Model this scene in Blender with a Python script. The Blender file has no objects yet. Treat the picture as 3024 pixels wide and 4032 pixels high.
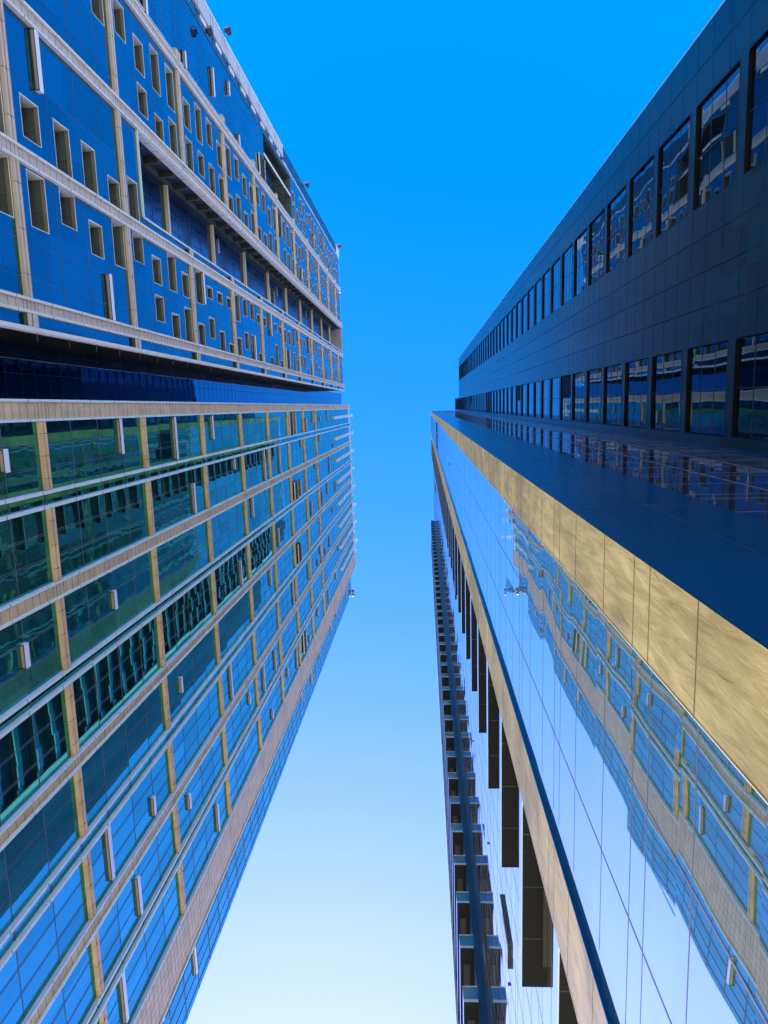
import bpy, math, random
from mathutils import Matrix, Vector
random.seed(7)
sc = bpy.context.scene
COL = sc.collection
ZC = 1.6                       # eye height; every height "h" below is above the eye
D = 20.0                       # distance of the left facade

# ------------------------------------------------------------------ materials
def new_mat(name):
    m = bpy.data.materials.new(name); m.use_nodes = True
    nt = m.node_tree; b = nt.nodes['Principled BSDF']
    return m, nt, b

def plain(name, col, rough=0.5, metal=0.0, var=0.08, scale=1.5, spec=0.5, bump=0.0, bscale=20):
    m, nt, b = new_mat(name)
    b.inputs['Roughness'].default_value = rough; b.inputs['Metallic'].default_value = metal
    b.inputs['Specular IOR Level'].default_value = spec
    geo = nt.nodes.new('ShaderNodeNewGeometry')
    n = nt.nodes.new('ShaderNodeTexNoise'); n.inputs['Scale'].default_value = scale; n.inputs['Detail'].default_value = 5
    nt.links.new(geo.outputs['Position'], n.inputs['Vector'])
    mr = nt.nodes.new('ShaderNodeMapRange'); mr.inputs['From Min'].default_value = .3; mr.inputs['From Max'].default_value = .7
    mr.inputs['To Min'].default_value = 1 - var; mr.inputs['To Max'].default_value = 1 + var
    nt.links.new(n.outputs['Fac'], mr.inputs['Value'])
    mx = nt.nodes.new('ShaderNodeVectorMath'); mx.operation = 'SCALE'; mx.inputs[0].default_value = col[:3]
    nt.links.new(mr.outputs[0], mx.inputs['Scale']); nt.links.new(mx.outputs[0], b.inputs['Base Color'])
    if bump:
        n2 = nt.nodes.new('ShaderNodeTexNoise'); n2.inputs['Scale'].default_value = bscale; n2.inputs['Detail'].default_value = 6
        nt.links.new(geo.outputs['Position'], n2.inputs['Vector'])
        bp = nt.nodes.new('ShaderNodeBump'); bp.inputs['Strength'].default_value = bump; bp.inputs['Distance'].default_value = .02
        nt.links.new(n2.outputs['Fac'], bp.inputs['Height']); nt.links.new(bp.outputs[0], b.inputs['Normal'])
    return m

def glass(name, col, metal=.8, rough=.02, tilt=.01, wave=.01, wscale=.5, pane=(1.2, 3.415), yoff=0.0, zoff=0.0, colvar=.12, stretch=1.0, spec=.5, edge=None):
    """coated facade glass: every pane is tilted a hair and slightly wavy, so mirrored shapes break up"""
    m, nt, b = new_mat(name); N = nt.nodes; L = nt.links
    geo = N.new('ShaderNodeNewGeometry')
    off = N.new('ShaderNodeVectorMath'); off.operation = 'ADD'; off.inputs[1].default_value = (0, yoff, zoff)
    L.new(geo.outputs['Position'], off.inputs[0])
    dv = N.new('ShaderNodeVectorMath'); dv.operation = 'MULTIPLY'
    dv.inputs[1].default_value = (0.02, 1 / pane[0], 1 / pane[1]); L.new(off.outputs[0], dv.inputs[0])
    fl = N.new('ShaderNodeVectorMath'); fl.operation = 'FLOOR'; L.new(dv.outputs[0], fl.inputs[0])
    wn = N.new('ShaderNodeTexWhiteNoise'); wn.noise_dimensions = '3D'; L.new(fl.outputs[0], wn.inputs['Vector'])
    s1 = N.new('ShaderNodeVectorMath'); s1.operation = 'SUBTRACT'; s1.inputs[1].default_value = (.5, .5, .5); L.new(wn.outputs['Color'], s1.inputs[0])
    t1 = N.new('ShaderNodeVectorMath'); t1.operation = 'SCALE'; t1.inputs['Scale'].default_value = tilt; L.new(s1.outputs[0], t1.inputs[0])
    # per pane offset of the waviness, so it jumps from pane to pane
    po = N.new('ShaderNodeVectorMath'); po.operation = 'MULTIPLY_ADD'; po.inputs[1].default_value = (9, 9, 9)
    L.new(wn.outputs['Color'], po.inputs[0])
    st = N.new('ShaderNodeVectorMath'); st.operation = 'MULTIPLY'; st.inputs[1].default_value = (1, stretch, 1); L.new(geo.outputs['Position'], st.inputs[0])
    L.new(st.outputs[0], po.inputs[2])
    nz = N.new('ShaderNodeTexNoise'); nz.inputs['Scale'].default_value = wscale; nz.inputs['Detail'].default_value = 1.38
    L.new(po.outputs[0], nz.inputs['Vector'])
    s2 = N.new('ShaderNodeVectorMath'); s2.operation = 'SUBTRACT'; s2.inputs[1].default_value = (.5, .5, .5); L.new(nz.outputs['Color'], s2.inputs[0])
    t2 = N.new('ShaderNodeVectorMath'); t2.operation = 'SCALE'; t2.inputs['Scale'].default_value = wave; L.new(s2.outputs[0], t2.inputs[0])
    a1 = N.new('ShaderNodeVectorMath'); a1.operation = 'ADD'; L.new(t1.outputs[0], a1.inputs[0]); L.new(t2.outputs[0], a1.inputs[1])
    a2 = N.new('ShaderNodeVectorMath'); a2.operation = 'ADD'; L.new(geo.outputs['Normal'], a2.inputs[0]); L.new(a1.outputs[0], a2.inputs[1])
    nn = N.new('ShaderNodeVectorMath'); nn.operation = 'NORMALIZE'; L.new(a2.outputs[0], nn.inputs[0])
    L.new(nn.outputs[0], b.inputs['Normal'])
    mr = N.new('ShaderNodeMapRange'); mr.inputs['To Min'].default_value = 1 - colvar; mr.inputs['To Max'].default_value = 1 + colvar
    L.new(wn.outputs['Value'], mr.inputs['Value'])
    mx = N.new('ShaderNodeVectorMath'); mx.operation = 'SCALE'; mx.inputs[0].default_value = col[:3]
    L.new(mr.outputs[0], mx.inputs['Scale']); L.new(mx.outputs[0], b.inputs['Base Color'])
    b.inputs['Metallic'].default_value = metal; b.inputs['Roughness'].default_value = rough; b.inputs['Specular IOR Level'].default_value = spec
    if edge: b.inputs['Specular Tint'].default_value = edge
    if metal == 0: b.inputs['Specular Tint'].default_value = (.12, .55, 1, 1)
    return m

def stone(name, col, rough, streak, bump, spec=.5):
    """polished beige stone cladding with streaks and patches painting in weather stain and reflected sunlight"""
    m, nt, b = new_mat(name); N = nt.nodes; L = nt.links
    geo = N.new('ShaderNodeNewGeometry')
    mp = N.new('ShaderNodeMapping'); mp.inputs['Scale'].default_value = streak; mp.inputs['Rotation'].default_value = (.12, 0, 0)
    L.new(geo.outputs['Position'], mp.inputs['Vector'])
    n = N.new('ShaderNodeTexNoise'); n.inputs['Scale'].default_value = 1; n.inputs['Detail'].default_value = 9; n.inputs['Roughness'].default_value = .65
    n.inputs['Distortion'].default_value = .6
    L.new(mp.outputs[0], n.inputs['Vector'])
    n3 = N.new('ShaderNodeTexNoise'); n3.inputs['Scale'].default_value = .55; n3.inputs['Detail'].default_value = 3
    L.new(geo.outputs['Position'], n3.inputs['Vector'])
    cr = N.new('ShaderNodeValToRGB')
    cr.color_ramp.elements[0].position = .33; cr.color_ramp.elements[1].position = .68
    c = col
    cr.color_ramp.elements[0].color = (c[0] * .62, c[1] * .60, c[2] * .52, 1); cr.color_ramp.elements[1].color = (c[0] * 1.06, c[1] * 1.06, c[2] * 1.05, 1)  # dark streaks: part staining, part reflected-light pattern put into the colour
    L.new(n.outputs['Fac'], cr.inputs['Fac'])
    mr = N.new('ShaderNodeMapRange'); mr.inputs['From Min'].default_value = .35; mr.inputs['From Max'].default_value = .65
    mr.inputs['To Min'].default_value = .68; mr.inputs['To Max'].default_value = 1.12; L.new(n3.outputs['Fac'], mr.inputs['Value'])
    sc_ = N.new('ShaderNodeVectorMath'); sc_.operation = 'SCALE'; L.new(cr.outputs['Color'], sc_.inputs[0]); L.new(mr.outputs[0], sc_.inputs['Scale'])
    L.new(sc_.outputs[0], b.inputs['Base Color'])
    b.inputs['Roughness'].default_value = rough; b.inputs['Specular IOR Level'].default_value = spec
    bp = N.new('ShaderNodeBump'); bp.inputs['Strength'].default_value = bump; bp.inputs['Distance'].default_value = .03
    L.new(n.outputs['Fac'], bp.inputs['Height']); L.new(bp.outputs[0], b.inputs['Normal'])
    return m

M = dict(
    blue=glass('blue_glass', (.018, .19, .27), metal=.92, rough=.05, tilt=.003, wave=.004, wscale=.25, pane=(2.5, 3.415), colvar=.16),
    teal=glass('teal_glass', (.07, .34, .33), metal=.94, rough=.015, tilt=.004, wave=.0035, wscale=.4, pane=(1.18, 3.415), yoff=-.1, zoff=-ZC - 36.4, colvar=.2, edge=(.5, .92, .80, 1)),
    slot=glass('slot_glass', (.02, .10, .26), metal=.95, rough=.01, tilt=.003, wave=.006, wscale=.4, pane=(1.8, 3.415), colvar=.04),
    recess=glass('recess_glass', (.02, .14, .34), metal=.5, rough=.22, tilt=.003, wave=.004, wscale=.4, pane=(1.5, 3.415), colvar=.08),
    rglass=glass('clear_mirror_glass', (.60, .75, .68), metal=.94, rough=.01, tilt=.009, wave=.018, wscale=.5, pane=(1.5, 1.48), colvar=.04, stretch=.7),
    fglass=glass('window_glass', (.05, .13, .19), metal=.94, rough=.01, tilt=.005, wave=.013, wscale=.5, pane=(1.1, 3.85), colvar=.2),
    navy=glass('dark_polished_panel', (.001, .042, .066), metal=.0, rough=.22, tilt=.006, wave=.004, wscale=.3, pane=(1.2, 1.28), colvar=.3, spec=.25),
    navyside=glass('dark_honed_stone', (.001, .055, .12), metal=.0, rough=.2, tilt=.002, wave=.004, wscale=.4, pane=(50, 2.8), colvar=.14, spec=.35),
    darkglass=glass('dark_mirror_glass', (.30, .42, .52), metal=.9, rough=.01, tilt=.006, wave=.012, wscale=.8, pane=(50, 1.4), colvar=.08),
    beige=plain('beige_panel', (.76, .57, .30), rough=.5, var=.16, scale=.8, bump=.1, spec=.2),
    beige_up=plain('greige_panel', (.66, .56, .38), rough=.5, var=.08, scale=.8, spec=.2),
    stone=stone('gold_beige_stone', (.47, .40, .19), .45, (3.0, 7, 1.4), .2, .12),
    trim=plain('pale_metal_trim', (.72, .88, .74), rough=.35, var=.06),
    cream=plain('cream_metal_trim', (.80, .79, .57), rough=.5, var=.06, spec=.4),
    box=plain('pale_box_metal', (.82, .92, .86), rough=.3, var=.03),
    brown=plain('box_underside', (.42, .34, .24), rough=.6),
    headstrip=plain('window_head_strip', (.18, .18, .12), rough=.6),
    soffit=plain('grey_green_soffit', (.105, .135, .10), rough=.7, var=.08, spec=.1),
    ribbed=plain('ribbed_pale_panel', (.52, .56, .47), rough=.6, var=.06),
    mull=plain('mullion_metal', (.10, .12, .18), rough=.4, var=.02),
    mull_l=plain('light_mullion', (.13, .13, .18), rough=.5, var=.02),
    joint=plain('dark_joint', (.12, .10, .06), rough=.9),
    red=plain('red_brown_gap', (.20, .07, .045), rough=.8),
    black=plain('black_soffit', (.0045, .0042, .004), rough=.6, spec=.2, var=.2),
    dim=plain('dim_brown_strip', (.045, .04, .028), rough=.7),
    dark=plain('dark_metal', (.03, .035, .04), rough=.5),
    darkin=plain('dark_interior', (.015, .03, .05), rough=.5),
    tealfin=plain('teal_panel', (.012, .055, .085), rough=.35, spec=.4),
    balc=plain('dark_green_soffit', (.010, .016, .014), rough=.7, spec=.2),
    railg=glass('teal_railing_glass', (.03, .2, .28), metal=.3, rough=.15, tilt=.01, wave=.01),
    ground=plain('paving', (.70, .62, .48), rough=.9, var=.12, scale=.2),
    roof=plain('roof_membrane', (.3, .3, .3), rough=.9),
    lamp_glass=plain('lamp_lens', (.25, .12, .12), rough=.2),
)

# ------------------------------------------------------------------ mesh building
class MB:
    def __init__(s): s.v = []; s.f = []; s.m = []; s.mats = []
    def mi(s, mat):
        mat = M[mat]
        if mat not in s.mats: s.mats.append(mat)
        return s.mats.index(mat)
    def quad(s, a, b, c, d, mat):
        i = len(s.v); s.v += [a, b, c, d]; s.f.append((i, i + 1, i + 2, i + 3)); s.m.append(s.mi(mat))
    def box(s, x0, x1, y0, y1, z0, z1, mat, under=None, front=None, side=None):
        """under: z0 face, front: +X and -X faces, side: +-Y faces"""
        if x1 < x0: x0, x1 = x1, x0
        if y1 < y0: y0, y1 = y1, y0
        i = len(s.v)
        s.v += [(x0, y0, z0), (x1, y0, z0), (x1, y1, z0), (x0, y1, z0), (x0, y0, z1), (x1, y0, z1), (x1, y1, z1), (x0, y1, z1)]
        for f, mm in (((0, 3, 2, 1), under), ((4, 5, 6, 7), None), ((0, 1, 5, 4), side), ((2, 3, 7, 6), side), ((1, 2, 6, 5), front), ((3, 0, 4, 7), front)):
            s.f.append(tuple(i + k for k in f)); s.m.append(s.mi(mm or mat))
    def build(s, name, parent=None, loc=None):
        me = bpy.data.meshes.new(name); me.from_pydata(s.v, [], s.f)
        for m in s.mats: me.materials.append(m)
        me.polygons.foreach_set('material_index', s.m); me.update()
        o = bpy.data.objects.new(name, me); COL.objects.link(o)
        if parent: o.parent = parent
        if loc: o.location = loc
        return o

def empty(name, loc, label, cat, rz=0, group=None):
    o = bpy.data.objects.new(name, None); COL.objects.link(o); o.location = loc; o.rotation_euler = (0, 0, rz)
    o['label'] = label; o['category'] = cat
    if group: o['group'] = group
    return o

def Z(h): return h + ZC

def facade(mb, x, y0, y1, z0, z1, mat, holes=(), sgn=1):
    """vertical sheet at x facing sgn*X with rectangular holes (y0,y1,z0,z1); split in floor rows so holes stay cheap"""
    holes = [(max(a, y0), min(b, y1), max(c, z0), min(d, z1)) for a, b, c, d in holes if b > y0 and a < y1 and d > z0 and c < z1]
    zs = sorted({z0, z1} | {h[2] for h in holes} | {h[3] for h in holes})
    for za, zb in zip(zs, zs[1:]):
        if zb - za < 1e-6: continue
        cut = sorted((h[0], h[1]) for h in holes if h[2] < zb - 1e-6 and h[3] > za + 1e-6)
        y = y0
        segs = []
        for a, b in cut:
            if a > y: segs.append((y, a))
            y = max(y, b)
        if y < y1: segs.append((y, y1))
        for a, b in segs:
            q = [(x, a, za), (x, b, za), (x, b, zb), (x, a, zb)]
            if sgn < 0: q.reverse()
            mb.quad(*q, mat)

# =================================================================== LEFT TOWER
tower = empty('office_tower', (-D - 18, 4, 0), 'tall blue and teal glass tower with beige vertical bands, filling the left side', 'tower')
T = Matrix.Translation((D + 18, -4, 0))
def part(mb, name, parent=None, stuff=False):
    o = mb.build(name)
    p = parent or tower
    if p is tower:
        o.parent = tower; o.location = (D + 18, -4, 0)
    else:
        o.parent = p
    if stuff: o['kind'] = 'stuff'
    return o

HL = 195.0; HU = 183.5; HS = 221.0
FL = 3.415
X = -D
BARS = [37.05 + 13.66 * k for k in range(-2, 13)]

# --- wall masses (behind the glass)
mb = MB()
mb.box(-56, X - .35, -1.04, 43.0, 0, Z(HL) - .3, 'darkin')
mb.box(-56, X - .35 - 1.6, 43.0, 51.9, 0, Z(197) - .3, 'darkin')
part(mb, 'lower_block_wall')
mb = MB()
mb.box(-56, X - 5.9, -38.9, -4.7, 0, Z(HU) - .3, 'darkin')
mb.box(-54, X - 5.2, -4.7, -1.1, 0, Z(HS) - .3, 'darkin')
part(mb, 'upper_block_wall')
mb = MB()
mb.box(-56, X - .1, -39, -4.64, Z(HU) - .3, Z(HU), 'roof', front='trim')
mb.box(-56, X - .1, -1.04, 43.2, Z(HL) - .3, Z(HL), 'roof', front='trim')
mb.box(-54, X - 5.1, -4.64, -1.04, Z(HS) - .3, Z(HS), 'roof', front='trim')
mb.box(-56, X - 1.8, 43.2, 51.95, Z(197) - .3, Z(197), 'roof', front='trim')
part(mb, 'roof')

# --- lower (teal) part
mb = MB(); facade(mb, X - .12, -1.04, 43.2, 0, Z(HL) - .31, 'teal'); part(mb, 'teal_curtain_wall')
mb = MB(); facade(mb, -21.8, 43.2, 51.9, 0, Z(197) - .31, 'teal')
mb.quad((-21.8, 51.9, 0), (-40, 51.9, 0), (-40, 51.9, Z(197) - .31), (-21.8, 51.9, Z(197) - .31), 'teal')
mb.quad((-21.8, 43.2, 0), (-21.8, 43.2, Z(197) - .31), (-20.1, 43.2, Z(HL) - .31), (-20.1, 43.2, 0), 'beige')
part(mb, 'set_back_curtain_wall')
PIL = [(-1.04, .10), (8.66, 9.62), (18.68, 19.54), (28.75, 29.8), (39.1, 43.2)]
SLOTS = [(3.74, 4.65), (13.66, 14.5), (23.6, 24.72), (33.8, 34.76)]
def pilaster(y0, y1, h0, h1, mat, trimmat, inner, twotone=.14, grid=0):
    mb = MB()
    mb.box(X - .3, X + .02, y0 + .13, y1 - .13, Z(h0), Z(h1), mat)
    for ya, yb in ((y0, y0 + .13), (y1 - .13, y1)):
        mb.box(X - .3, X + twotone, ya, yb, Z(h0), Z(h1), trimmat)
    n = int((h1 - h0) / .683)
    for k in range(1, n):
        z = Z(h0 + k * .683)
        mb.box(X - .01, X + .026, y0 + .135, y1 - .135, z - .012, z + .012, 'joint')
    # double joints and trim breaks at each ledge level
    for hb in BARS:
        for d in (-.75, 0):
            if h0 < hb + d < h1: mb.box(X - .01, X + .028, y0 + .135, y1 - .135, Z(hb + d) - .02, Z(hb + d) + .02, 'joint')
    for k in range(int(h0 // 3.415), int(h1 // 3.415)):
        z = Z(k * 3.415 + 1.1)
        for ya, yb in ((y0, y0 + .13), (y1 - .13, y1)):
            mb.box(X + twotone - .01, X + twotone + .006, ya - .004, yb + .004, z - .02, z + .02, 'dark')
    if grid:
        y = y0 + .13
        while y < y1 - .2:
            mb.box(X - .01, X + .025, y - .01, y + .01, Z(h0), Z(h1), 'joint'); y += grid
    return part(mb, 'pilaster')
for i, (a, b) in enumerate(PIL):
    pilaster(a, b, -ZC, HL, 'beige', 'trim', i, grid=.62 if i == 4 else 0)
for a, b in SLOTS:
    mb = MB()
    for ya, yb in ((a - .02, a + .16), (b - .16, b + .02)):
        mb.box(X - .3, X + .14, ya, yb, 0, Z(HL), 'trim')
        for k in range(0, 57):
            z = Z(k * FL + 1.6); mb.box(X + .13, X + .146, ya - .004, yb + .004, z - .02, z + .02, 'dark')
    part(mb, 'trim_rail')
# bays between
edges = [(.10, 3.72), (4.67, 8.66), (9.62, 13.64), (14.52, 18.68), (19.54, 23.58), (24.74, 28.75), (29.8, 33.78), (34.78, 39.1)]
mb = MB(); mg = MB()
for a, b in edges:
    w = (b - a) / 3
    for k in (1, 2):
        for dy in (-.05, .05):
            mb.box(X - .13, X - .105, a + k * w + dy - .010, a + k * w + dy + .010, Z(8), Z(HL) - .4, 'mull')
    for k in range(3, 57):
        z = Z(36.4 + (k - 10) * FL); mb.box(X - .13, X - .10, a, b, z - .018, z + .018, 'mull')
for a, b in SLOTS:
    for k in range(3, 57):
        z = Z(36.4 + (k - 10) * FL); mb.box(X - .13, X - .088, a + .16, b - .16, z - .025, z + .025, 'mull')
y = 43.9
while y < 51.8:
    mb.box(-21.82, -21.76, y - .02, y + .02, Z(8), Z(196), 'mull'); y += 1.23
for k in range(3, 57):
    z = Z(36.4 + (k - 10) * FL); mb.box(-21.82, -21.765, 43.3, 51.88, z - .03, z + .03, 'mull')
part(mb, 'mullion_grid')
def ledge(y0, y1, hb, xx=X, mat='beige', gap='red'):
    """a projecting pair of horizontal cladding strips with a shadow gap between"""
    mb = MB(); p = .11
    mb.box(xx - .12, xx + p, y0, y1, Z(hb) - .78, Z(hb) - .60, mat, front=mat)
    mb.box(xx - .12, xx + p, y0, y1, Z(hb) - .46, Z(hb) - .25, mat, front=mat)
    mb.box(xx - .12, xx + .0, y0, y1, Z(hb) - .60, Z(hb) - .46, gap)
    ym = (y0 + y1) / 2
    for s in (-.33, 0, .33):
        mb.box(xx - .02, xx + p + .004, ym + s * (y1 - y0) - .012, ym + s * (y1 - y0) + .012, Z(hb) - .785, Z(hb) - .245, 'joint')
    return mb
cnt = 0; rest = MB()
led = []
for a, b in edges:
    for hb in BARS[:10]:
        if hb < 20: continue
        led.append((a + .02, b - .02, hb))
for l in led: part(ledge(*l), 'ledge')
# vertical blades at the top of each bay
for a, b in edges[:]:
    ym = (a + b) / 2
    mb = MB(); mb.box(X - .12, X + .35, ym - .32, ym + .32, Z(161), Z(199), 'trim')
    for k in range(4): mb.box(X + .34, X + .36, ym - .325, ym + .325, Z(168 + 8 * k), Z(168.2 + 8 * k), 'dark')
    part(mb, 'blade')
mb = MB()
for a, b in edges: mb.box(X - .12, X + .05, a, b, Z(190.5), Z(193), 'trim')
part(mb, 'parapet_rail')

LLBOX = [(32.7, 1.33, 2.46), (46.0, 0.12, 2.45), (56.4, 0.16, 3.58), (59.9, 5.92, 8.51), (66.7, 0.19, 2.44), (111.0, 0.24, 3.53), (121.2, 1.32, 3.6), (128.7, 0.19, 2.32), (138.0, 1.36, 2.3), (149.1, 0.2, 2.28), (73.6, 4.74, 5.9), (87.7, 4.71, 8.53), (97.3, 4.69, 8.5), (115.3, 4.68, 5.87), (136.1, 4.7, 5.87), (156.3, 7.38, 8.32), (80.4, 9.62, 12.11), (129.0, 9.66, 10.67), (148.8, 9.65, 13.31), (112.8, 10.93, 13.51), (93.8, 15.74, 18.26), (122.7, 15.82, 18.32), (136.5, 15.86, 18.27), (144.1, 14.74, 17.15), (157.0, 15.85, 18.19), (150.2, 20.81, 21.88), (144.0, 25.82, 28.15), (130.3, 24.8, 26.94), (137.3, 27.19, 28.31), (157.7, 30.72, 31.86), (32.6, 10.93, 12.17), (42.9, 10.95, 12.17), (53.3, 20.85, 22.14), (73.5, 15.79, 18.39), (87.4, 19.59, 22.01), (101.7, 24.8, 28.45), (116.2, 25.61, 28.24), (126.8, 27.05, 28.31), (123.9, 34.84, 37.09), (138.5, 36.01, 38.69), (151.1, 35.04, 36.84), (87.3, 30.63, 33.24), (80.7, 30.0, 33.41), (67.1, 24.8, 28.51), (94.7, 35.82, 37.12), (101.8, 34.84, 38.54), (73.6, 30.68, 31.93), (84.0, 37.1, 38.46), (113.8, 37.33, 38.5), (46.1, 26.94, 28.35), (53.1, 30.76, 32.08), (59.9, 35.78, 38.42), (39.1, 24.8, 28.36), (42.5, 30.64, 33.38), (39.1, 34.85, 38.31)]
LUBOX = [(39.5, -20.28, -17.24), (46.2, -9.08, -6.2), (66.7, -12.85, -10.02), (86.1, -9.02, -6.2), (96.1, -12.82, -9.96), (124.0, -23.93, -21.3), (128.3, -12.81, -10.05), (65.8, -31.23, -29.86), (74.7, -33.78, -31.13), (80.9, -35.11, -33.74), (84.2, -30.93, -29.81), (56.9, -30.91, -29.73), (140.5, -33.03, -30.37), (153.9, -35.59, -33.17), (163.2, -31.58, -30.16)]
RCBOX = [(84.9, -20.04, -18.46), (118.6, -20.11, -18.56), (147.8, -20.12, -18.67)]
STBOX = [(182.9, 47.12, 49.83), (161.4, 47.04, 48.39), (151.4, 46.89, 48.45), (133.6, 46.96, 48.34), (123.4, 47.22, 49.79), (113.0, 46.77, 48.49), (55.9, 47.17, 49.75), (48.2, 45.99, 47.11)]
def pbox(h, y0, y1, xx):
    p = .2; dz = .42
    mb = MB()
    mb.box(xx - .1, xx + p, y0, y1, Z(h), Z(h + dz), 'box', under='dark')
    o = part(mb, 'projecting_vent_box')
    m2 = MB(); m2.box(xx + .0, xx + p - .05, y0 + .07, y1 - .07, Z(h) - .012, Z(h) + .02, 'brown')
    part(m2, 'underside_panel', o)
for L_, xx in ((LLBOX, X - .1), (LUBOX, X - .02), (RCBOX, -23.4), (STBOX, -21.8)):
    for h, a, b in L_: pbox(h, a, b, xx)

# louvers
def louver(h0, h1, y0, y1, xx):
    mb = MB()
    mb.box(xx - .02, xx + .03, y0, y1, Z(h0), Z(h1), 'black')
    n = max(8, int((y1 - y0) / .3))
    for k in range(n + 1):
        y = y0 + (y1 - y0) * k / n
        mb.box(xx + .02, xx + .16, y - .05, y + .05, Z(h0), Z(h1), 'soffit')
    mb.box(xx + .02, xx + .18, y0 - .05, y1 + .05, Z(h0) - .08, Z(h0), 'cream')
    mb.box(xx + .02, xx + .18, y0 - .05, y1 + .05, Z(h1), Z(h1) + .08, 'cream')
    part(mb, 'louver')
for r in [(94.9, 97.9, -32.5, -29.95), (104.8, 107.5, -28.04, -25.17), (106.2, 108.8, -9.07, -6.3), (106.0, 108.6, 0.2, 3.6),
          (107.2, 109.8, 10.83, 13.5), (107.5, 109.9, 20.62, 23.4), (108.0, 110.1, 35.0, 38.38)]:
    louver(r[0], r[1], r[2], r[3], X - .02)
louver(113.2, 116.2, -18.9, -16.3, -23.4)

# --- upper (blue) part with deep window openings
wins = []           # (h0, h1, y0, y1)
def W(h, t0, t1, hh=1.72): wins.append((h * D + .02, h * D + hh, t0 * D, t1 * D))
for h, a, b in [(1.893, -.822, -.722), (2.059, -.823, -.69), (2.224, -.823, -.69), (2.396, -.777, -.69), (2.557, -.823, -.69),
                (1.889, -.638, -.5), (2.056, -.64, -.547), (2.228, -.597, -.5), (2.398, -.64, -.5), (2.568, -.64, -.548), (2.74, -.597, -.5),
                (2.74, -.453, -.36), (2.91, -.64, -.5), (2.913, -.407, -.312), (1.72, -.64, -.5), (1.72, -.823, -.69), (1.55, -.597, -.5), (1.55, -.45, -.36),
                (3.075, -.597, -.5), (3.075, -.453, -.312),
                (2.56, -1.40, -1.289), (2.723, -1.358, -1.246), (2.887, -1.40, -1.247), (2.726, -1.197, -1.10), (3.054, -1.405, -1.25), (2.887, -1.153, -1.0706), (3.05, -1.2, -1.0715), (2.385, -1.40, -1.26)]:
    W(h, a, b)
rnd = random.Random(3)
up = [(-.64, -.547), (-.64, -.5), (-.597, -.5), (-.597, -.547)]; lo = [(-.453, -.36), (-.407, -.312), (-.453, -.312), (-.36, -.312)]
up0 = [(-1.405, -1.29), (-1.36, -1.246), (-1.405, -1.25)]; lo0 = [(-1.2, -1.10), (-1.153, -1.072), (-1.2, -1.072)]
k = 8
while True:
    h = 1.893 + .1708 * k
    if h > 8.95: break
    # beyond the ledge levels the window sits in the same place between ledges
    if not (k == 7):
        W(h, *rnd.choice(up)); 
        if rnd.random() < .92: W(h, *rnd.choice(lo))
    if not (5.2 < h < 5.38):
        W(h, *rnd.choice(up0)); W(h, *rnd.choice(lo0))
    k += 1
top3 = [[(-1.80, -1.70), (-1.765, -1.665)], [(-1.69, -1.60), (-1.66, -1.56)], [(-1.585, -1.505), (-1.55, -1.5)]]
top3 = [[(-1.79, -1.68), (-1.75, -1.67)], [(-1.655, -1.55), (-1.62, -1.53)]]
h = 5.98
while h < 8.95:
    for grp in top3:
        if rnd.random() < .93: W(h, *rnd.choice(grp))
    h += .1708
wins.sort()
holes = [(a, b, Z(c), Z(d)) for c, d, a, b in wins]
RY0, RY1, RH = -20.34, -14.37, 53.6       # tall recess
holes.append((RY0, RY1, Z(RH), Z(HU)))
NOT = (98.8, 118.0, -36.4, -30.2)
holes.append((NOT[2], NOT[3], Z(NOT[0]), Z(NOT[1])))
mb = MB()
facade(mb, X - .1, -38.9, -4.64, 0, Z(HU) - .31, 'blue', holes)
part(mb, 'blue_curtain_wall')
# joints of the blue wall
mb = MB()
def inhole(y, z): return any(a < y < b and c < z < d for a, b, c, d in holes)
ys = [-4.64 - 1.25 - 2.5 * .75 * k for k in range(1, 19)]
ys = [-.36, -.453, -.547, -.64, -.777, -.87, -1.12, -1.2, -1.29, -1.38, -1.56, -1.64, -1.74]
for t in ys:
    y = t * D; z = Z(6)
    while z < Z(HU) - 1:
        if not inhole(y, z + .85) and not inhole(y, z + .1) and not inhole(y, z + 1.6): mb.box(X - .11, X - .085, y - .009, y + .009, z, z + 1.7, 'mull')
        z += 1.7075
for k in range(3, 54):
    z = Z(1.86 * D + (k - 10) * FL); y = -38.8
    while y < -4.7:
        if not inhole(y + .5, z) and not inhole(y + .05, z) and not inhole(y + .93, z): mb.box(X - .11, X - .085, y, y + .94, z - .009, z + .009, 'mull')
        y += .94
part(mb, 'wall_joint_grid')
# windows
def window(w, mbx=None):
    h0, h1, y0, y1 = w; R = 1.5; xo = X - .1; xb = xo - R
    o_ = mbx or MB()
    o_.box(xb, xo + .03, y0 - .06, y0 + .0, Z(h0) - .06, Z(h1) + .06, 'cream')
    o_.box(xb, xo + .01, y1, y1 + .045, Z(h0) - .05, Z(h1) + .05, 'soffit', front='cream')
    o_.box(xb, xo + .01, y0, y1, Z(h0) - .04, Z(h0), 'cream')
    s = mbx or MB()
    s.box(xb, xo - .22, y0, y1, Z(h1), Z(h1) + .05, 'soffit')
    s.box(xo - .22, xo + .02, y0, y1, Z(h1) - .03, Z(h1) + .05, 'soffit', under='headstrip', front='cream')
    s.box(xo - .245, xo - .22, y0, y1, Z(h1) - .034, Z(h1) - .002, 'dark')
    ym = y0 + (y1 - y0) * .62
    s.box(xb, xo - .245, ym - .015, ym + .015, Z(h1) - .008, Z(h1) - .001, 'dark')
    p = mbx or MB()
    p.quad((xb + .02, y0, Z(h0)), (xb + .02, y1, Z(h0)), (xb + .02, y1, Z(h1)), (xb + .02, y0, Z(h1)), 'dark')
    if mbx is None:
        o = part(o_, 'window'); part(s, 'window_head', o); part(p, 'pane', o)
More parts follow.
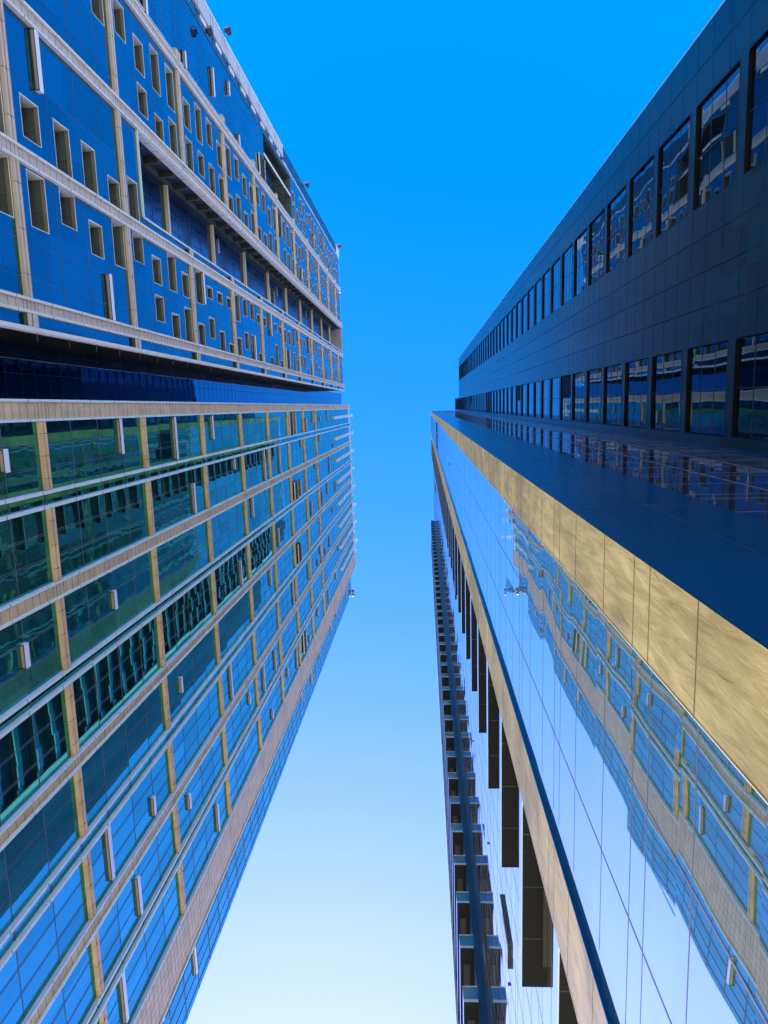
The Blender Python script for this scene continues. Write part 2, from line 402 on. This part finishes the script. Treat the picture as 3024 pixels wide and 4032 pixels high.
# those that show largest: closest to the ground
big = wins[:100]; small = wins[100:]
for w in big: window(w)
mb = MB()
for w in small: window(w, mb)
part(mb, 'upper_floor_windows', stuff=True)
# pilasters of the blue part
pilaster(-6.18, -5.4, -ZC, HU, 'beige_up', 'cream', 0)
pilaster(-13.72, -12.9, -ZC, HU, 'beige_up', 'cream', 0)
pilaster(-21.25, -20.36, -ZC, HU, 'beige_up', 'cream', 0, twotone=.16)
pilaster(-29.6, -28.75, -ZC, HU, 'beige_up', 'cream', 0)
mb = MB(); mb.box(X - .4, X + .12, -4.72, -4.5, 0, Z(HU), 'cream'); part(mb, 'edge_trim')
mb = MB(); mb.box(X - .3, X + .05, -29.95, -29.86, 0, Z(HU), 'trim'); part(mb, 'edge_trim')
lu_bays = [(-12.9, -6.2), (-20.34, -13.74), (-28.72, -21.28)]
for a, b in lu_bays:
    for hb in BARS:
        if hb < 20 or hb > 182: continue
        if a < -20 and a > -20.5 and hb > RH: continue
        part(ledge(a, b, hb, X, 'beige_up', 'soffit'), 'ledge')
def short(y0, y1, hb, p=.13, u='soffit'):
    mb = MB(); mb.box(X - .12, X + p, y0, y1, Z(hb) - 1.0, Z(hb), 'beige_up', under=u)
    mb.box(X + p - .01, X + p + .004, y0, y1, Z(hb) - .6, Z(hb) - .5, 'joint'); part(mb, 'short_ledge')
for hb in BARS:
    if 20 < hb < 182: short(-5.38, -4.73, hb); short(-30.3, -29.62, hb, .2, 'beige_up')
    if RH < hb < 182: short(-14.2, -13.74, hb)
# --- tall recess
mb = MB()
xr = -23.4
facade(mb, xr, RY0, RY1, Z(RH), Z(HU) - .31, 'recess')
part(mb, 'recess_glazing')
mb = MB()
for k in range(1, 4): mb.box(xr - .02, xr + .04, RY0 + k * 1.5 - .02, RY0 + k * 1.5 + .02, Z(RH), Z(HU) - .4, 'mull')
for k in range(0, 38): mb.box(xr - .02, xr + .04, RY0, RY1, Z(RH + 1 + k * FL) - .03, Z(RH + 1 + k * FL) + .03, 'mull')
part(mb, 'recess_mullion_grid')
mb = MB()
mb.box(X - .55, X + .02, RY0 - .01, RY0 + .10, Z(RH), Z(HU), 'cream')
mb.box(xr, X - .55, RY0 - .15, RY0, Z(RH), Z(HU) - .3, 'darkin')
for k in range(0, 76):
    z = Z(RH + .6 + k * FL / 2)
    mb.box(X - .54, X + .035, RY0 + .09, RY0 + .112, z - .012, z + .012, 'joint')
part(mb, 'recess_jamb')
mb = MB()
for k in range(0, 38):
    z = Z(RH + 2.2 + k * FL)
    mb.box(X - 1.9, X - .56, RY0 + .001, RY0 + .45, z - .15, z + .15, 'dim', side='soffit')
    mb.box(X - 2.0, X - 1.75, RY0 + .001, RY0 + .5, z + .2, z + FL - .3, 'soffit')
part(mb, 'recess_bracket')
mb = MB(); mb.box(xr, X + .0, RY1, RY1 + .12, Z(RH), Z(HU) - .3, 'cream'); mb.box(X - .02, X + .06, RY1 - .02, RY1 + .1, Z(RH), Z(HU), 'trim')
mb.box(X - .25, X + .05, RY0, RY1, Z(RH) - .14, Z(RH), 'trim')
part(mb, 'recess_frame')
for hb in BARS:
    if hb > RH + 3 and hb < HU:
        mb = MB(); mb.box(-22.35, -22.0, RY0 + .6, RY1, Z(hb) - .35, Z(hb), 'dark', under='soffit'); mb.box(-22.0, -21.7, RY0 + .6, RY1, Z(hb) - .35, Z(hb), 'beige_up')
        part(mb, 'recess_beam')
# --- mechanical notch near the top corner
h0, h1, ya, yb = NOT
mb = MB()
mb.box(X - 2.6, X - .1, ya, yb, Z(h1), Z(h1) + .1, 'soffit')
for k in range(1, 5): mb.box(X - 2.6, X - .1, ya + k * 1.24 - .04, ya + k * 1.24 + .04, Z(h1) - .02, Z(h1) - .003, 'dark')
for xx in (-.9, -1.7): mb.box(X + xx - .04, X + xx + .04, ya, yb, Z(h1) - .024, Z(h1) - .004, 'dark')
mb.box(X - 2.6, X - .1, yb, yb + .1, Z(h0), Z(h1), 'darkin'); mb.box(X - 2.6, X - .1, ya - .1, ya, Z(h0), Z(h1), 'soffit')
mb.box(X - 2.75, X - 2.6, ya, yb, Z(h0), Z(h1), 'tealfin')
mb.box(X - 2.6, X - .1, ya, yb, Z(h0) - .1, Z(h0), 'dark')
mb.box(X - .5, X - .1, ya + 2.5, ya + 2.9, Z(h0), Z(h1), 'soffit', front='cream')
part(mb, 'plant_recess')
# --- corner strip
mb = MB()
mb.box(X - .6, X - .3, -37.4, -36.45, 0, Z(112), 'tealfin')
mb.box(X - .6, X - .05, -36.45, -36.3, 0, Z(112), 'soffit')
for k in range(0, 22):
    z = Z(6 + k * 5.1)
    mb.box(X - .3, X - .02, -37.35, -36.9, z, z + 2.0, 'cream'); mb.box(X - .3, X - .12, -36.85, -36.5, z + 1.2, z + 3.4, 'trim'); mb.box(X - .3, X - .1, -37.3, -36.5, z + 4, z + 4.2, 'dark')
part(mb, 'corner_frame')
mb = MB()
mb.box(X - .7, X + .1, -39.0, -37.42, 0, Z(112), 'ribbed')
mb.box(X - .7, X + .14, -39.2, -38.98, 0, Z(112), 'trim')
for k in range(0, 44):
    for d in (0, .8):
        z = Z(4 + k * 5.1 + d)
        if z < Z(111): mb.box(X + .09, X + .115, -38.97, -37.44, z - .03, z + .03, 'dark')
part(mb, 'corner_cladding')
mb = MB()
mb.box(X - .7, X + .1, -39.0, -37.3, Z(112), Z(HU - 6), 'tealfin'); mb.box(X - .7, X + .1, -39.2, -37.3, Z(HU - 6), Z(HU), 'trim')
mb.box(X - .2, X + .02, -37.2, -37.0, Z(112), Z(HU), 'trim')
for k in range(0, 10): mb.box(X + .09, X + .12, -38.95, -37.3, Z(118 + 6.8 * k), Z(118.08 + 6.8 * k), 'dark')
part(mb, 'corner_cladding')
# --- dark groove between the two blocks
mb = MB()
mb.quad((X - .1, -4.63, 0), (X - 5.1, -4.63, 0), (X - 5.1, -4.63, Z(HU)), (X - .1, -4.63, Z(HU)), 'black')
mb.quad((X - 5.1, -1.05, 0), (X - .1, -1.05, 0), (X - .1, -1.05, Z(HL)), (X - 5.1, -1.05, Z(HL)), 'beige')
part(mb, 'groove_side')
mb = MB(); facade(mb, X - 5.0, -4.63, -1.05, 0, Z(HS) - .31, 'slot'); part(mb, 'groove_glazing')
mb = MB()
mb.box(X - 5.02, X - 4.98, -2.9, -2.86, Z(4), Z(HS) - .5, 'dark')
z = 8
while z < HS - 2: mb.box(X - 5.02, X - 4.985, -4.6, -1.07, Z(z) - .015, Z(z) + .015, 'dark'); z += FL / 2
part(mb, 'groove_mullion_grid')

# --- floodlights fixed on arms at the tower's edges
def flood(x, y, z, label, twin=False, s=1.0, dirx=1):
    e = empty('floodlight', (x, y, z), label, 'floodlight', group='floodlights on the roof edges of the left tower')
    mb = MB()
    mb.box(-.15, .25, -.04, .04, -.05, .05, 'dark'); o = mb.build('arm', e)
    for k in range(2 if twin else 1):
        import math as m_
        mb = MB(); n = 14; vs = []
        prof = [(-.34, .10), (-.30, .2), (-.05, .25), (.22, .3), (.34, .3)]
        rings = []
        for (a, r) in prof:
            ring = []
            for i in range(n):
                t = 2 * m_.pi * i / n
                ring.append((r * m_.cos(t), r * m_.sin(t), a))
            rings.append(ring)
        for r0, r1 in zip(rings, rings[1:]):
            for i in range(n):
                j = (i + 1) % n; mb.quad(r0[i], r0[j], r1[j], r1[i], 'dark')
        i0 = len(mb.v); mb.v += rings[0]; mb.f.append(tuple(range(i0, i0 + n))[::-1]); mb.m.append(mb.mi('dark'))
        h = mb.build('lamp_housing', e, (.25, (k * .9 - .45) if twin else 0, -.1)); h.rotation_euler = (2.4, .3, 0)
        mb = MB(); i0 = len(mb.v); mb.v += [(v[0], v[1], .33) for v in rings[-1]]; mb.f.append(tuple(range(i0, i0 + n))); mb.m.append(mb.mi('lamp_glass'))
        l = mb.build('lens', h)
    e.scale = (s, s, s)
flood(-19.6, -35.9, Z(72.7), 'dark floodlight on the blue wall just inside the pale ribbed corner strip', s=1.15)
flood(-19.5, -39.3, Z(79.7), 'dark floodlight jutting over the sky from the pale ribbed corner strip, highest in the photo', s=1.15)
flood(-19.7, -39.35, Z(131.9), 'small dark floodlight halfway along the teal corner edge of the blue tower part', s=1.3)
flood(-19.8, -39.4, Z(181), 'small dark floodlight at the white tip of the upper roof corner', s=1.5)
flood(-21.6, 52.1, Z(196.5), 'pair of dark floodlights at the roof corner of the set back teal wall', twin=True, s=1.3)

# =================================================================== RIGHT COMPLEX (turned by 0.01 rad)
RZ = .010
gt = empty('glass_tower', (2.1, 0, 0), 'mirror glass tower with two gold beige stone bands, rising close by at lower right', 'tower', rz=RZ)
dt = empty('dark_tower', (9.2, 0, 0), 'dark navy panelled tower with two columns of windows at upper right', 'tower', rz=RZ)
HR = 209.0
YC = 1.545
XS = .55; XI = 7.1         # set back plane; inner corner, local x of the glass tower
def gp(mb, name, parent=None, stuff=False):
    o = mb.build(name, parent or gt)
    if stuff: o['kind'] = 'stuff'
    return o
# mass
mb = MB()
mb.box(.7, 26, YC + .15, 38, 0, Z(HR) - .4, 'darkin')
gp(mb, 'core_wall')
mb = MB(); mb.box(5, 26, 38, 53, 0, Z(192), 'tealfin'); gp(mb, 'rear_wing')
mb = MB(); mb.box(.02, XI, YC + .02, 7.0, Z(HR) - .4, Z(HR), 'roof', front='trim', side='mull'); mb.box(XS - .02, XI, 7.0, 31.5, Z(HR) - .4, Z(HR), 'roof', front='trim', side='mull'); gp(mb, 'roof')
# front glass (faces -X), with holes for the loggias and groove
slotholes = [(2.6, 6.97, Z(111), Z(120))]
mb = MB(); facade(mb, .04, 2.52, 7.33, 0, Z(HR) - .41, 'rglass', slotholes, sgn=-1); gp(mb, 'mirror_curtain_wall')
mb = MB(); facade(mb, XS, 8.7, 31.5, 0, Z(HR) - .41, 'rglass', sgn=-1); gp(mb, 'set_back_curtain_wall')
mb = MB()
JO = [0, 1.18, 1.68, 2.87]
zz = []
k = -1
while 9.9 + 4.44 * k < HR - 2:
    for j in JO: zz.append(9.9 + 4.44 * k + j)
    k += 1
for z in zz:
    if z < 2: continue
    w = .007 + z * .00012
    for a, b in ((2.52, 6.97),) if not (111 < z < 120) else ():
        mb.box(.037, .045, a, b, Z(z) - w, Z(z) + w, 'mull')
    mb.box(XS - .003, XS + .01, 8.4, 31.4, Z(z) - w, Z(z) + w, 'mull')
for y in (4.0, 5.58):
    mb.box(.036, .05, y - .012, y + .012, 0, Z(111), 'mull'); mb.box(.036, .05, y - .012, y + .012, Z(120), Z(HR), 'mull')
y = 14.9
while y < 31: mb.box(XS - .004, XS + .01, y - .012, y + .012, 0, Z(HR), 'mull'); y += 1.55
gp(mb, 'mullion_grid')
def rstone(y0, y1, name, xo=0.0):
    mb = MB()
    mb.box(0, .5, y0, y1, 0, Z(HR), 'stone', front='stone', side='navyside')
    for z in zz:
        if z > 2:
            w = .006 + z * .00008
            mb.box(-.003, .02, y0 + .01, y1 - .0, Z(z) - w, Z(z) + w, 'joint')
    mb.box(-.003, .05, y1 - .004, y1 + .004, 0, Z(HR), 'cream')
    o = gp(mb, name); o.location.x = xo
    return o
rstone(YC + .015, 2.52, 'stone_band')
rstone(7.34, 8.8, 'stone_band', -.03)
mb = MB(); mb.box(-.031, .7, 7.32, 7.34, 0, Z(HR), 'navyside'); gp(mb, 'stone_return')
mb = MB()
mb.box(.5, .6, 2.6, 6.97, Z(111), Z(120), 'black'); mb.box(.04, .6, 2.6, 6.97, Z(120), Z(120.1), 'black'); mb.box(.04, .6, 2.6, 6.97, Z(110.9), Z(111), 'dark')
mb.box(.04, .5, 2.5, 2.6, Z(111), Z(120), 'black'); mb.box(.02, .3, 4.3, 4.5, Z(111), Z(120), 'dark')
gp(mb, 'plant_opening')
# loggias: black soffits, pale slab edges
h = 14.9 - 4.34 * 2
while h < HR - 8:
    mb = MB()
    mb.box(-.03, XS, 8.8, 13.45, Z(h), Z(h) + .5, 'rglass', under='black', side='box')
    mb.box(-.036, -.025, 8.81, 13.46, Z(h) - .012, Z(h) + .03, 'box')
    o = gp(mb, 'slab')
    m2 = MB()
    for yy in (9.6, 10.9, 12.2): m2.box(-.02, XS - .01, yy - .012, yy + .012, Z(h) - .006, Z(h) + .01, 'dark')
    m2.box(XS - .1, XS - .005, 8.85, 12.9, Z(h) - .03, Z(h) + .01, 'dim')
    gp(m2, 'soffit_joint', o)
    h += 4.34
# open casements in the glass
for (h0, h1, y0, y1) in [(62, 70.0, 16.2, 17.2), (21.8, 24.3, 18.1, 19.0), (31.0, 33.1, 26.3, 28.0), (168, 176, 19, 20.5)]:
    mb = MB()
    mb.box(XS - .01, XS + .01, y0, y1, Z(h0), Z(h1), 'dark')
    o = gp(mb, 'window')
    m2 = MB()
    # sash hinged at its far side, swung out
    n = 1
    x1 = XS - .1
    m2.box(x1, XS, y0 - .03, y0, Z(h0), Z(h1), 'soffit'); m2.box(x1, XS, y0, y1, Z(h0), Z(h0) + .05, 'dim')
    gp(m2, 'sash', o)
# small dark brackets dotted on the wall
for h_, y_ in [(16, 19.8), (22, 19.8), (30, 19.8), (40, 19.8), (70, 4.6), (95, 4.6), (60, 4.9), (24, 26), (33, 26), (120, 19.8), (84, 19.8)]:
    mb = MB(); xx = 0 if y_ < 8 else XS; mb.box(xx - .06, xx + .03, y_ - .03, y_ + .03, Z(h_), Z(h_) + .1, 'dark'); gp(mb, 'anchor_point')
# side facing -Y: navy stone near the corner, dark mirror glass further in
XG = 2.1
mb = MB(); mb.box(.015, XG, YC, YC + .1, 0, Z(HR), 'navyside')
for z in range(3, 60): mb.box(.02, XG, YC - .003, YC + .01, Z(z * 3.5) - .01, Z(z * 3.5) + .01, 'dark')
mb.box(1.17, 1.19, YC - .003, YC + .01, 0, Z(HR), 'dark')
gp(mb, 'navy_stone_cladding')
mb = MB(); mb.box(XG + .02, XI, YC + .02, YC + .12, 0, Z(HR), 'darkglass'); gp(mb, 'side_curtain_wall')
mb = MB()
z = 3.0; k = 0
while z < HR - 1:
    w = .008 + z * .0001
    mb.box(XG + .02, XI, YC + .016, YC + .03, Z(z) - w, Z(z) + w, 'mull_l'); z += (1.4, .5, 1.55)[k % 3]; k += 1
for xx in (3.66, 5.2): mb.box(xx - .02, xx + .02, YC + .015, YC + .03, 0, Z(HR), 'mull_l')
mb.box(XI - .5, XI, YC - .02, YC + .03, 0, Z(HR), 'navyside')
gp(mb, 'side_mullion_grid')
mb = MB(); mb.box(.0, XI, YC - .03, YC + .3, Z(HR), Z(HR) + .5, 'dark'); gp(mb, 'parapet')

# balconied end
bb = empty('balcony_building', (1.5, 34, 0), 'narrow building edge with a tall stack of dark balconies beyond the mirror glass tower', 'building', rz=RZ)
def bp_(mb, name, parent=None): return mb.build(name, parent or bb)
mb = MB(); mb.box(.45, 1.3, -4.2, 4, 0, Z(184), 'tealfin'); bp_(mb, 'wall')
mb = MB(); mb.box(-.42, -.30, 3.3, 3.9, 0, Z(186), 'trim'); mb.box(-.42, .9, 3.9, 4.0, 0, Z(186), 'dark'); bp_(mb, 'edge_fin')
h = 21.0
while h < 183:
    e = MB()
    e.box(-.30, .45, -4.4, 3.3, Z(h), Z(h) + .18, 'balc', front='trim', side='trim')
    o = bp_(e, 'balcony')
    r = MB(); r.box(-.28, .45, -4.38, -4.3, Z(h) + .18, Z(h) + .95, 'railg'); r.box(-.3, -.26, -4.38, 3.2, Z(h) + .18, Z(h) + .95, 'railg')
    r.box(-.3, .45, -4.42, -4.28, Z(h) + .95, Z(h) + 1.0, 'trim')
    bp_(r, 'railing', o)
    s = MB(); s.box(-.1, .25, -3.4, 2.4, Z(h) - .02, Z(h) + .01, 'dim'); bp_(s, 'soffit_panel', o)
    h += 3.6

# =================================================================== DARK TOWER (local x = 0 is its facade, faces -X)
def dp(mb, name, parent=None, stuff=False):
    o = mb.build(name, parent or dt)
    if stuff: o['kind'] = 'stuff'
    return o
HM = 185.5; FF = 3.85
C1 = (-9.45, -6.2); C2 = (-1.62, 1.22)
win2 = []
h = 21.9 - FF * 5
k = 0
while h < HR - 1:
    for c in (C1, C2):
        if c is C1 and h > HM - 1: continue
        if h > 4: win2.append((c[0], c[1], h - 3.28, h))
    h += FF
hl = [(a, b, Z(c), Z(d)) for a, b, c, d in win2]
OPEN = [(46.4, 48.4, -1.6, -.2), (69.8, 73.4, -1.6, -.24), (99.2, 105.1, -1.6, 1.2), (138, 143.8, -1.6, -.2), (199.6, 206.6, -1.6, -.27)]
mb = MB()
facade(mb, 0, -11.66, -1.95, 0, Z(HM), 'navy', hl, sgn=-1); facade(mb, 0, -1.95, YC + .1, 0, Z(HR), 'navy', hl, sgn=-1)
dp(mb, 'dark_panel_wall')
mb = MB(); mb.box(.4, 26, -11.6, -1.9, 0, Z(HM) - .2, 'darkin'); mb.box(.4, 26, -1.9, YC, 0, Z(HR) - .2, 'darkin')
mb.box(.02, 26, -11.66, -11.6, 0, Z(HM), 'navy'); dp(mb, 'core_wall')
mb = MB(); mb.box(.01, 26, -11.66, -1.95, Z(HM) - .2, Z(HM), 'roof', front='trim'); mb.box(.01, 26, -1.95, YC, Z(HR) - .2, Z(HR), 'roof', front='trim')
mb.box(.0, .05, -11.72, -11.66, 0, Z(HM), 'trim'); dp(mb, 'roof')
mb = MB()
for y in (-10.55, -5.1, -4.0, -2.85):
    z = Z(4)
    mb.box(-.004, .02, y - .012, y + .012, 0, Z(HM), 'black')
k = 0
for z_ in range(1, 60):
    for d in (0, 1.3, 2.6):
        z = Z(z_ * FF - 1.2 + d); 
        if z > Z(HM): continue
        w = .006 + z * .00008
        mb.box(-.003, .02, -11.6, C1[0] - .05, z - w, z + w, 'black'); mb.box(-.003, .02, C1[1] + .05, C2[0] - .05, z - w, z + w, 'black')
dp(mb, 'wall_joint_grid')
def win_dark(w, mbx=None):
    a, b, c, d = w; R = .10
    f = mbx or MB()
    f.box(0, R, a - .03, a, Z(c), Z(d), 'black'); f.box(0, R, b, b + .03, Z(c), Z(d), 'black')
    f.box(-.01, R, a, b, Z(d) - .02, Z(d) + .03, 'black'); f.box(-.01, R, a, b, Z(c) - .03, Z(c), 'dark')
    p = mbx or MB()
    n = 3
    for i in range(n):
        za = Z(c) + (Z(d) - Z(c)) * i / n; zb = Z(c) + (Z(d) - Z(c)) * (i + 1) / n
        p.quad((R - .02, a, zb), (R - .02, b, zb), (R - .02, b, za), (R - .02, a, za), 'fglass')
        if i: f.box(R - .03, R - .01, a, b, za - .014, za + .014, 'dark')
    ym = a + (b - a) * .5
    f.box(R - .03, R - .01, ym - .016, ym + .016, Z(c), Z(d), 'dark')
    for (h0, h1, y0, y1) in OPEN:
        if a == C2[0] and h0 - .6 < (c + d) / 2 < h1 + .6:
            f.box(R - .05, R - .035, y0, y1, Z(c) + .05, Z(d) - .05, 'black'); break
    if mbx is None:
        o = dp(f, 'window'); dp(p, 'pane', o)
win2.sort(key=lambda w: w[3])
for w in win2[:100]: win_dark(w)
if win2[100:]:
    mb = MB()
    for w in win2[100:]: win_dark(w, mb)
    dp(mb, 'top_floor_windows', stuff=True)

# =================================================================== ground, light, camera
g = MB(); g.quad((-3000, -3000, 0), (3000, -3000, 0), (3000, 3000, 0), (-3000, 3000, 0), 'ground')
go = g.build('ground'); go['kind'] = 'structure'

SUN_AZ = math.atan2(-.14, 1.0); SUN_EL = math.radians(24)
w = bpy.data.worlds.new('World'); sc.world = w; w.use_nodes = True
nt = w.node_tree; bg = nt.nodes['Background']
sky = nt.nodes.new('ShaderNodeTexSky'); sky.sky_type = 'NISHITA'; sky.sun_disc = False
sky.sun_elevation = SUN_EL; sky.sun_rotation = SUN_AZ; sky.air_density = 1.0; sky.dust_density = 1.2; sky.ozone_density = 3.0
hs = nt.nodes.new('ShaderNodeHueSaturation'); hs.inputs["Saturation"].default_value = 1.405; hs.inputs["Hue"].default_value = .494
nt.links.new(sky.outputs[0], hs.inputs['Color']); 
# soft shoulder per colour, so the air near the sun stays pale blue instead of burning out
k1 = nt.nodes.new('ShaderNodeVectorMath'); k1.operation = 'MULTIPLY_ADD'; k1.inputs[1].default_value = (.80, .62, .05); k1.inputs[2].default_value = (1, 1, 1)
k2 = nt.nodes.new('ShaderNodeVectorMath'); k2.operation = 'DIVIDE'
nt.links.new(hs.outputs[0], k1.inputs[0]); nt.links.new(hs.outputs[0], k2.inputs[0]); nt.links.new(k1.outputs[0], k2.inputs[1])
nt.links.new(k2.outputs[0], bg.inputs['Color'])
bg.inputs['Strength'].default_value = .15
sd = bpy.data.lights.new('sun', 'SUN'); sd.energy = 4.0; sd.angle = math.radians(.5); sd.color = (1, .93, .82)
so = bpy.data.objects.new('sun', sd); COL.objects.link(so)
dv = Vector((math.sin(SUN_AZ) * math.cos(SUN_EL), math.cos(SUN_AZ) * math.cos(SUN_EL), math.sin(SUN_EL)))
so.rotation_euler = dv.to_track_quat('Z', 'Y').to_euler(); so.location = dv * 400

F = 2800.0
zc = Vector((1666 - 1512, 1599 - 2016, F)).normalized()
yc = Vector((2200 - 1512, 21900 - 2016, F)); yc = (yc - zc * yc.dot(zc)).normalized()
xc = yc.cross(zc)
# rows: world axes expressed in camera (x right, y down, z forward); blender camera = x right, y up, z back
Mx = Matrix(((xc[0], -xc[1], -xc[2]), (yc[0], -yc[1], -yc[2]), (zc[0], -zc[1], -zc[2])))
cam = bpy.data.cameras.new('Camera'); co = bpy.data.objects.new('Camera', cam); COL.objects.link(co)
co.matrix_world = Matrix.Translation((0, 0, ZC)) @ Mx.to_4x4()
cam.sensor_fit = 'HORIZONTAL'; cam.sensor_width = 36; cam.lens = 36 * F / 3024
cam.clip_start = .05; cam.clip_end = 8000
sc.camera = co
sc.render.resolution_x = 768; sc.render.resolution_y = 1024
sc.view_settings.view_transform = 'Standard'; sc.view_settings.look = 'None'; sc.view_settings.gamma = 1
sc.view_settings.exposure = 2.45
sc.cycles.max_bounces = 10; sc.cycles.glossy_bounces = 6; sc.cycles.diffuse_bounces = 4
sc.cycles.caustics_reflective = False; sc.cycles.caustics_refractive = False
sc.cycles.use_denoising = True
